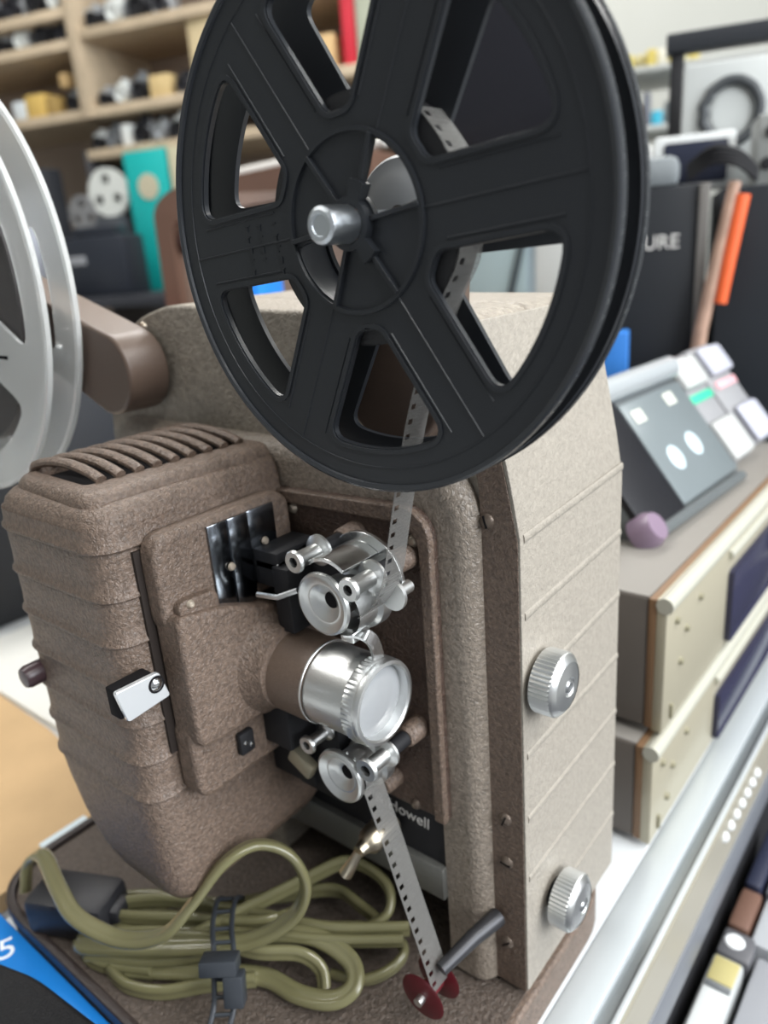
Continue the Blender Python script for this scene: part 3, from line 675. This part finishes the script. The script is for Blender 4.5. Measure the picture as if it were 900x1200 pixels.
deck(-276, -221, 136, 'lower champagne tape deck standing directly on the counter')
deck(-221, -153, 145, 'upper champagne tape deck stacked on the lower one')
# cassette recorder leaning back on the deck
cr = thing('cassette_recorder', 'grey portable cassette recorder tilted back on the upper tape deck beside the projector', 'cassette recorder', (-20, 260, -153))
q0 = Vector((-3, 200, -152)); along = Vector((.06, 1, 0)).normalized(); upv = Vector((-.62, .05, .78)).normalized(); nv = along.cross(upv).normalized()
CRM = Matrix(((along.x, upv.x, nv.x, q0.x), (along.y, upv.y, nv.y, q0.y), (along.z, upv.z, nv.z, q0.z), (0, 0, 0, 1)))
def crb(): return MB(CRM)
crb().box(0, 132, 0, 84, -16, 0, 3).build('body', mat('grey_recorder', (.14, .155, .16), .35, .3), cr)
crb().box(0, 46, 2, 74, -2, 2.2, .8).build('side_grille', mat('recorder_black', (.007, .007, .010), .45), cr)
crb().box(48, 129, 6, 70, 0, 2.0, 1).build('lid', mat('silver_lid', (.20, .23, .24), .3, .2), cr)
crb().tube([(4, 80, 2), (128, 80, 2)], 7, 18).build('handle_bar', mat('bright_silver', (.62, .66, .68), .25, .5), cr)
for u, v in ((70, 30), (98, 32)): MB(CRM).lathe([(0, 2.8), (6, 2.6), (7.5, 2)], (u, v, 0), 'z', 24).build('blue_reflection', mat('pale_blue_reflection', (.60, .74, .80), .3), cr)  # pale discs stand for two round blue reflections on the lid
for u, v in ((60, 60), (104, 62)): crb().box(u-6, u+6, v-4, v+4, 2, 2.6, .3).build('label', mat('pale_label', (.66, .68, .60), .4), cr)
MB(CRM).lathe([(0, 9), (7, 8), (9, 4), (9, -4)], (2, 6, 0), 'z', 24).build('carry_knob', mat('mauve_plastic', (.22, .16, .22), .3), cr)
crb().tube([(8, 2, 2), (125, 1, 2)], 3.2, 12).build('front_bar', mat('grey_recorder'), cr)
# phones behind
def phone(y, lab, c1, c2, band):
    t = thing('desk_phone', lab, 'phone', (-15, y, -153), None)
    o = Vector((-6, y, -152)); M_ = Matrix(((along.x, upv.x, nv.x, o.x), (along.y, upv.y, nv.y, o.y), (along.z, upv.z, nv.z, o.z), (0, 0, 0, 1)))
    MB(M_).box(0, 46, 0, 82, -14, 0, 4).build('body', c1, t)
    MB(M_).box(4, 42, 56, 78, 0, 6, 3).build('earpiece', c2, t)
    MB(M_).box(5, 41, 46, 52, 0, 1.5, .5).build('band', band, t)
    MB(M_).box(5, 41, 2, 30, 0, 5, 3).build('mouthpiece', c2, t)
    return t
wp = mat('white_phone_plastic', (.50, .51, .50), .35); gp = mat('grey_phone_plastic', (.30, .30, .31), .4)
phone(345, 'white desk phone with a mint band next to the grey cassette recorder', gp, wp, mat('mint', (.05, .55, .32), .4))
phone(400, 'pale desk phone with a pink band at the right frame edge', gp, mat('lilac_white', (.48, .49, .56), .35), mat('pink', (.75, .42, .45), .4))

# ------------------------------------------------------------------ black cartons and goods behind the decks
ca = thing('black_carton', 'tall black carton with white lettering right of the black reel', 'box', rl(-30, 700, -276))
RB().box(-52, 22, 640, 800, -276, 22, 1).build('carton', mat('black_card', (.012, .014, .018), .5), ca)
RB().box(22, 29, 637, 800, -276, 22, .8).build('edge_strip', mat('grey_card_edge', (.16, .15, .14), .5), ca)
cx_ = RM.to_3x3()
text('lettering', 'URE', 14.5, print_, ca, frame(rl(-16, 639.6, -21), cx_ @ Vector((1, 0, 0)), (0, 0, 1)), .3)
tag(RB().box(38, 250, 655, 815, -276, 18, 1).build('black_carton', mat('black_card2', (.014, .018, .024), .55)), 'second black carton at the right edge behind the orange wrapped slat', 'box')
st = thing('wooden_slat', 'slanting wooden slat with an orange wrapper leaning between the black cartons', 'slat', rl(24, 628, -276))
MB(RM).tube([(12, 624, -230), (28, 630, -80), (45, 636, 21)], 6.0, 10, r1=4).build('stick', mat('bare_wood', (.42, .27, .20), .5, var=.15, vscale=60), st)
MB(RM).tube([(40, 631, -62), (44, 633, -30), (50, 637, 12)], 4.6, 10, r1=6).build('wrapper', mat('orange_wrap', (.75, .12, .03), .5), st)
MB(RM).tube([(12, 624, -276), (12, 624, -230)], 6, 10).build('stick_foot', mat('bare_wood', ()), st)
tag(RB().box(-50, 8, 650, 730, 22, 44, 7).build('grey_pouch', mat('grey_pouch', (.20, .22, .23), .6)), 'soft grey pouch on top of the lettered black carton', 'pouch')
fr_ = thing('framed_screen', 'small white framed screen standing on the black cartons', 'screen', rl(20, 750, 22))
RB().box(-12, 52, 750, 768, 22, 66, 3).build('bezel', white_, fr_); RB().box(-4, 46, 748.6, 750.4, 28, 60, 2).build('glass', mat('screen_dark', (.03, .035, .06), .2), fr_)
RB().box(-34, -13, 740, 768, 22, 62, 6).build('side_body', mat('pale_grey_plastic', (.5, .5, .48), .4), fr_)
cb = MB(RM)
for i in range(5): cb.tube(crom([(14, 665+i, 26+i*2.6), (30, 660-i, 36+i*2.6), (48, 663, 33+i*2.4), (62, 672, 22+i*2.0)], 6), 1.6, 8)
tag(cb.build('black_cable', blackrough), 'black cable bundle draped over the black cartons', 'cable')
bagt = thing('cable_bag', 'clear white bag with a coiled black cable behind the framed screen', 'bag', rl(48, 785, 18))
RB().box(9, 86, 778, 796, 22, 122, 3).build('bag', mat('milky_bag', (.50, .52, .51), .35), bagt)
MB(RM).tube(crom([(48+22*math.cos(2*PI*i/24)*(1+.05*math.sin(3*i)), 776, 82+24*math.sin(2*PI*i/24)) for i in range(24)], 2, True), 4.2, 10, closed=True).build('coil', mat('coil_grey', (.05, .055, .06), .5), bagt)
MB(RM).prism([(48+15*math.cos(2*PI*i/24), 82+17*math.sin(2*PI*i/24)) for i in range(24)], 777, 778.4).build('white_card', mat('milky_bag', ()), bagt)
kd = thing('knob_unit', 'grey unit with dark knobs standing at the right frame edge', 'device', rl(90, 690, 18))
RB().box(62, 150, 690, 745, 18, 68, 2).build('housing', mat('grey_unit', (.28, .29, .28), .45), kd)
for u, z in ((72, 56), (70, 34)): MB(RM).lathe([(0, -3), (4, -2.6), (4.6, 0)], (u, 690, z), 'y', 16).build('knob', blackrough, kd)
rk = thing('display_stand', 'black metal display stand above the cartons at upper right', 'stand', rl(20, 830, -276))
RB().box(-2, 10, 830, 842, -276, 142, 1).build('post', blackrough, rk); RB().box(-6, 360, 826, 846, 141, 157, 2).build('crossbar', mat('dark_bar', (.025, .028, .034), .5), rk)
RB().box(340, 352, 830, 842, -276, 134, 1).build('post', blackrough, rk)
# far rack, upper right
rack = thing('display_rack', 'pale rack full of small goods against the back wall', 'rack', rl(60, 1500, FL))
for z in (60, 150, 235): RB().box(-190, 500, 1420, 1620, z-8, z, 1).build('shelf', mat('rack_white', (.45, .46, .44), .5), rack)
for u in (-186, 490): RB().box(u, u+12, 1420, 1620, FL, 300, 1).build('upright', mat('rack_white', ()), rack)
cols = {60: [(.1, .3, .4), (.22, .23, .25), (.35, .36, .36), (.12, .12, .14)], 150: [(.35, .37, .38), (.05, .42, .58), (.14, .15, .18), (.42, .30, .24), (.25, .24, .26), (.5, .5, .48)], 235: [(.50, .42, .12), (.55, .50, .28), (.50, .40, .10), (.60, .58, .50)]}
cn = {60: ['teal', 'charcoal', 'grey', 'black'], 150: ['pale grey', 'cyan', 'dark slate', 'rust', 'dim grey', 'off white'], 235: ['mustard', 'pale yellow', 'ochre', 'ivory']}
shn = {60: 'bottom', 150: 'middle', 235: 'top'}
ordw = ['first', 'second', 'third', 'fourth', 'fifth', 'sixth', 'seventh', 'eighth', 'ninth', 'tenth', 'eleventh']
for z in (60, 150, 235):
    u = -92; i = 0
    while u < 40:
        k_ = (i*5+z//30) % len(cols[z]); w_ = 11+(i*7+z) % 9; h_ = (16+(i*13+z) % 12) if z == 235 else (22+(i*13+z) % 40)
        o = RB().box(u, u+w_, 1440+(i % 3)*12, 1500, z, z+h_, 2)
        o = o.build('goods_box', mat('goods_'+cn[z][k_].replace(' ', '_'), cols[z][k_], .5))
        tag(o, '%s box, %s from the left on the far rack, %s shelf' % (cn[z][k_], ordw[min(i, 10)], shn[z]), 'box', 'boxes on the far rack'); u += w_+1.5; i += 1
tag(RB().box(-46, -22, 575, 595, -152.9, -74, 1).build('blue_carton', mat('blue_carton', (.03, .18, .55), .5)), 'narrow blue carton between the black reel and the lettered black carton', 'box')

# ------------------------------------------------------------------ behind the reel
bc = thing('projector_case', 'brown carrying case with rounded corners standing behind the projector', 'case', rl(-400, 740, -276))
co = rpoly([(-492, -276), (-250, -276), (-250, 82), (-465, 66), (-486, 50)], [0, 0, 6, 14, 12])
ci = rpoly([(-470, -262), (-268, -262), (-268, 50), (-455, 40), (-468, 30)], [2, 2, 6, 8, 8])
MB(RM).prism(co, 700, 790, 'y', holes=[ci]).build('frame', mat('case_brown', (.135, .075, .052), .45), bc, bevel=4, seg=3)
MB(RM).prism([(p[0], p[1]) for p in ci], 712, 780).build('inner_panel', mat('case_tan', (.27, .19, .145), .5), bc)
MB(RM).lathe([(0, -3), (8, -3), (11, 0), (11, 8)], (-456, 706, 18), 'y', 24).build('latch', mat('case_dark', (.06, .03, .025), .4), bc)
MB(RM).tube([(-484, 745, 56), (-462, 745, 74), (-250, 745, 90)], 5, 10).build('edge_trim', mat('pale_trim', (.7, .68, .64), .35), bc)
tag(RB().box(-372, -325, 600, 650, -276, -17, 1).build('blue_carton', mat('bright_blue_card', (.02, .22, .75), .4)), 'bright blue carton seen through the lower left opening of the black reel', 'box')
cab = thing('glass_cabinet', 'pale blue glass cabinet seen through the lower right opening of the black reel', 'cabinet', rl(-150, 950, -276))
RB().box(-230, -60, 930, 1080, -276, 40, 2).build('cabinet_body', mat('pale_blue_cabinet', (.52, .62, .68), .25), cab)
RB().box(-225, -150, 925, 931, -200, 8, 2).build('door', mat('pale_teal_glass', (.45, .56, .58), .2), cab)
RB().box(-140, -66, 926, 931, -120, 0, 2).build('white_sheet', mat('white_sheet', (.8, .82, .80), .4), cab)
RB().box(-168, -160, 922, 930, -110, 12, 1, rot=Matrix.Rotation(.25, 3, 'Y')).build('handle', mat('dark_pull', (.08, .1, .11), .4), cab)
tag(RB().box(-290, -75, 900, 990, 40, 330, 6).build('dark_monitor', mat('dark_screen', (.010, .010, .014), .25)), 'large dark monitor seen through the upper right opening of the black reel', 'monitor')

# ------------------------------------------------------------------ wooden shelves with cameras, upper left
wood = mat('pale_shelf_wood', (.50, .40, .28), .6, var=.08, vscale=30)
shf = thing('wall_shelves', 'pale wooden wall shelves crowded with old cameras at upper left', 'shelves', rl(-800, 1450, FL))
O_ = -1089
RB().box(-1700, -420, 1640, 1660, FL, 900).build('back_panel', mat('shelf_back', (.36, .28, .22), .7), shf)
for (u0, u1, z, th) in ((-1600, -1107, 482, 18), (-1600, -1107, 428, 18), (-1085, -420, 440, 18), (-1600, -420, 304, 18), (-1115, -420, 229, 18), (-1600, -420, 620, 18)):
    RB().box(u0, u1, 1412, 1640, z-th, z, 1).build('shelf', wood, shf)
RB().box(-1107, -1084, 1408, 1640, 286, 900, 1).build('divider', wood, shf)
RB().box(-1124, -1112, 1412, 1640, FL, 229, 1).build('divider', mat('dark_post', (.05, .05, .055), .6), shf)
RB().box(-440, -420, 1412, 1640, FL, 900, 1).build('divider', wood, shf)
def vcam(u, z, w_, h_, body, face, lab, i):
    t = thing('vintage_camera', lab, 'camera', rl(u, 1450, z), 'old cameras on the wall shelves')
    RB().box(u-w_/2, u+w_/2, 1440, 1466, z, z+h_, 2).build('camera_body', body, t)
    RB().box(u-w_/2+2, u+w_/2-2, 1439, 1467, z+h_*.72, z+h_*1.0, 1.5).build('top_plate', face, t)
    MB(RM).lathe([(0, -8), (h_*.22, -8), (h_*.26, -14), (h_*.32, -14), (h_*.32, 4)], (u+w_*.05, 1436, z+h_*.42), 'y', 20).build('lens', face if i % 2 else blackrough, t)
    RB().box(u-w_*.14, u+w_*.16, 1442, 1462, z+h_*.98, z+h_*1.2, 1.5).build('finder', face, t)
    return t
cbk = mat('camera_black', (.02, .02, .025), .4); csv = mat('camera_silver', (.50, .52, .54), .3, .6); cgr = mat('camera_grey', (.16, .17, .18), .4); cwh = mat('camera_white', (.62, .64, .62), .4)
def row(z, us, w_, h_, where):
    for i, u in enumerate(us):
        a, b = [(cbk, csv), (cgr, cwh), (cbk, cgr), (csv, cbk)][(i*5+int(z)) % 4]
        nm = {0: 'black and silver', 1: 'grey and white', 2: 'all dark', 3: 'silver and black'}[(i*5+int(z)) % 4]
        ordn = ['leftmost', 'second from left', 'third from left', 'fourth from left', 'fifth from left', 'sixth from left', 'seventh from left', 'eighth from left'][min(i, 7)]
        vcam(u, z, w_, h_+(i*7 % 5)*3, a, b, '%s camera, %s %s' % (nm, ordn, where), i)
row(482, [-1300, -1245, -1190, -1140], 46, 40, 'on the top left shelf')
row(428, [-1290, -1240, -1185, -1135], 44, 34, 'on the second shelf at left')
row(440, [-1060, -1010, -955, -905, -640, -585], 48, 38, 'on the upper right shelf')
row(304, [-1062, -1022, -978, -880], 36, 34, 'on the middle shelf beside the tan box')
row(229, [-1095, -1058, -990, -945, -900, -855, -610, -560], 38, 34, 'on the lowest shelf')
def shbox(u0, u1, z, h, c, lab, nm='carton', d0=1425, d1=1480):
    tag(RB().box(u0, u1, d0, d1, z, z+h, 2).build(nm, mat(lab.replace(' ', '_')[:24], c, .55)), lab, 'box')
shbox(-1290, -1258, 304, 36, (.62, .66, .68), 'white box at the left end of the middle shelf')
shbox(-1255, -1205, 304, 44, (.62, .42, .12), 'orange yellow box next to the white one on the middle shelf')
shbox(-1203, -1175, 304, 36, (.36, .24, .08), 'ochre box right of the orange yellow one')
vcam(-1140, 304, 34, 40, cbk, cgr, 'dark old camera just left of the wooden divider', 2)
shbox(-1160, -1140, 350, 26, (.50, .34, .16), 'small tan box perched on a dark camera left of the divider')
shbox(-952, -905, 304, 40, (.60, .45, .22), 'tan box between cameras on the middle shelf')
shbox(-852, -802, 304, 124, (.62, .50, .30), 'tall pale yellow stack beside the black reel on the middle shelf')
shbox(-1034, -1012, 229, 40, (.70, .72, .70), 'small white box among cameras on the lowest shelf')
shbox(-605, -562, 304, 56, (.62, .42, .20), 'orange box seen through the top opening of the black reel')
shbox(-545, -521, 304, 150, (.60, .03, .05), 'red upright box seen through the top opening of the reel')
shbox(-518, -484, 304, 150, (.42, .44, .34), 'sage green upright box right of the red one')
# table below the shelves
tb = thing('side_table', 'dark side table below the wall shelves', 'table', rl(-1100, 1400, FL))
RB().box(-1600, -560, 1215, 1400, -70, -50, 2).build('table_top', mat('dark_table', (.035, .037, .045), .5), tb)
for (u, d) in ((-1580, 1225), (-600, 1225), (-1580, 1375), (-600, 1375)): RB().box(u, u+30, d, d+20, FL, -70, 1).build('leg', blackrough, tb)
tag(RB().box(-1290, -1172, 1345, 1395, -50, 200, 4).build('black_speaker', mat('black_speaker', (.018, .02, .025), .6)), 'tall black speaker on the side table behind the dim grey reel', 'speaker')
def sreel(u, D, z, r, c, lab):
    t = thing('small_reel', lab, 'film reel', rl(u, D, z-r))
    for d_ in (0, 12):
        MB(RM).prism(circ(u, z, r, 40), D+d_, D+d_+1.5, 'y', holes=[circ(u+r*.55*math.cos(a), z+r*.55*math.sin(a), r*.22, 14) for a in (PI/2, PI/2+2*PI/3, PI/2+4*PI/3)]).build('flange', c, t)
    MB(RM).lathe([(r*.28, 0), (r*.28, 13)], (u, D, z), 'y', 20).build('hub', c, t)
    MB(RM).lathe([(r*.8, 2), (r*.8, 11)], (u, D, z), 'y', 32).build('film', mat('film_grey', (.2, .2, .2), .4), t)
sreel(-1069, 1395, 146, 46, mat('cream_reel', (.66, .68, .64), .4), 'cream film reel leaning in front of the teal box')
sreel(-1138, 1395, 112, 36, mat('grey_reel', (.22, .22, .22), .4), 'dim grey film reel left of the cream reel')
for (u, zt) in ((-1069, 100), (-1138, 76)): 
    tag(RB().box(u-30, u+30, 1380, 1424, -50, zt, 2).build('grey_tin', mat('dark_tin', (.06, .065, .075), .4)), 'dark tin under the %s film reel' % ('cream' if zt == 100 else 'grey'), 'tin')
tl = thing('teal_box', 'teal box with a beige emblem under the lowest shelf', 'box', rl(-970, 1420, -50))
RB().box(-1022, -925, 1400, 1450, -50, 214, 2).build('carton', mat('teal_card', (.01, .42, .40), .45), tl)
MB(RM).prism(circ(-972, 148, 24, 24), 1398, 1400.5).build('emblem', mat('beige_print', (.55, .50, .36), .5), tl)
tag(RB().box(-918, -880, 1400, 1450, -50, 214, 2).build('beige_box', mat('beige_card', (.55, .52, .36), .5)), 'narrow beige box right of the teal box', 'box')
tag(RB().box(-1260, -1190, 1270, 1340, -50, 150, 8).build('pale_canister', mat('pale_blue_grey', (.50, .53, .60), .5)), 'pale grey blue canister behind the clear reel', 'canister')
mc = thing('enlarger', 'black photographic machine with a pale label on the side table', 'machine', rl(-1000, 1290, -50))
RB().box(-1130, -960, 1270, 1340, -50, 60, 6).build('body', mat('machine_black', (.022, .026, .036), .4), mc)
RB().box(-1105, -1050, 1268, 1271, 10, 26, 1).build('label', mat('machine_label', (.30, .31, .33), .5), mc)
RB().box(-1080, -990, 1280, 1330, 60, 78, 4).build('head', mat('machine_black'), mc)
tag(RB().box(-1170, -1060, 1130, 1205, -290, -20, 10).build('white_bin', mat('white_bin', (.55, .56, .54), .5)), 'rounded pale bin top showing above the take-up arm', 'bin')
tag(RB().box(-560, -470, 640, 690, -276, -70, 5).build('red_tin', mat('red_tin', (.55, .10, .06), .45)), 'red orange tin just left of the brown case', 'tin')
tag(MB().box(-262, -190, 105, 170, -276, -70, 6).build('dark_bag', mat('dark_bag', (.03, .028, .04), .6)), 'dark bag behind the take-up arm and lamp house', 'bag')

# ------------------------------------------------------------------ goods low in the showcase, bottom right
def low(nm, x0, x1, y0, y1, z0, z1, m, lab, cat, rz_=0):
    return tag(MB().box(x0, x1, y0, y1, z0, z1, 2, rot=Matrix.Rotation(rz_, 3, 'Z')).build(nm, m), lab, cat)
low('brown_carton', 49.6, 60, 188, 217, -400, -350, mat('brown_card_low', (.16, .085, .06), .6), 'brown carton low in the showcase right of the rail', 'box')
low('navy_carton', 49.6, 58, 220, 272, -400, -350, mat('navy_low', (.02, .024, .05), .5), 'dark navy carton behind the brown carton in the showcase', 'box')
hd = thing('handheld_player', 'silver handheld device with a yellow display at the bottom right', 'device', (56, 134, -400))
MB().box(49.6, 64, 96, 166, -400, -349, 2).build('body', mat('device_silver', (.52, .54, .54), .35, .2), hd)
MB().box(51, 62.6, 149, 164, -349, -348.2, .3).build('display', mat('yellow_display', (.50, .44, .20), .3), hd)
MB().box(51, 62.6, 145, 148, -349, -348.4, .2).build('label', mat('grey_label', (.15, .16, .17), .4), hd)
MB().box(51, 62.6, 99, 144, -349, -348.2, .4).build('keypad', white_, hd)
wd = thing('dial_player', 'dark grey player with an oval white dial in the showcase', 'device', (58, 177, -400))
MB().box(49.6, 65.5, 168, 186, -400, -350, 2).build('body', mat('puck_grey', (.12, .12, .13), .4), wd)
MB().lathe([(0, .8), (4.2, .6), (4.8, 0)], (56, 178, -350), 'z', 28).build('dial', mat('white_dial', (.85, .87, .88), .4), wd)
low('silver_carton', 67, 110, 60, 178, -400, -352, mat('silver_low', (.36, .37, .40), .45), 'grey lilac carton in the bottom right corner of the showcase', 'box')
low('pale_carton', 62, 110, 182, 216, -400, -350, mat('pale_low', (.50, .52, .55), .5), 'pale grey carton at the right edge of the showcase', 'box')
low('pale_carton', 60, 110, 221, 262, -400, -352, mat('slate_low', (.18, .19, .22), .5), 'slate grey carton beside the dark navy one in the showcase', 'box')
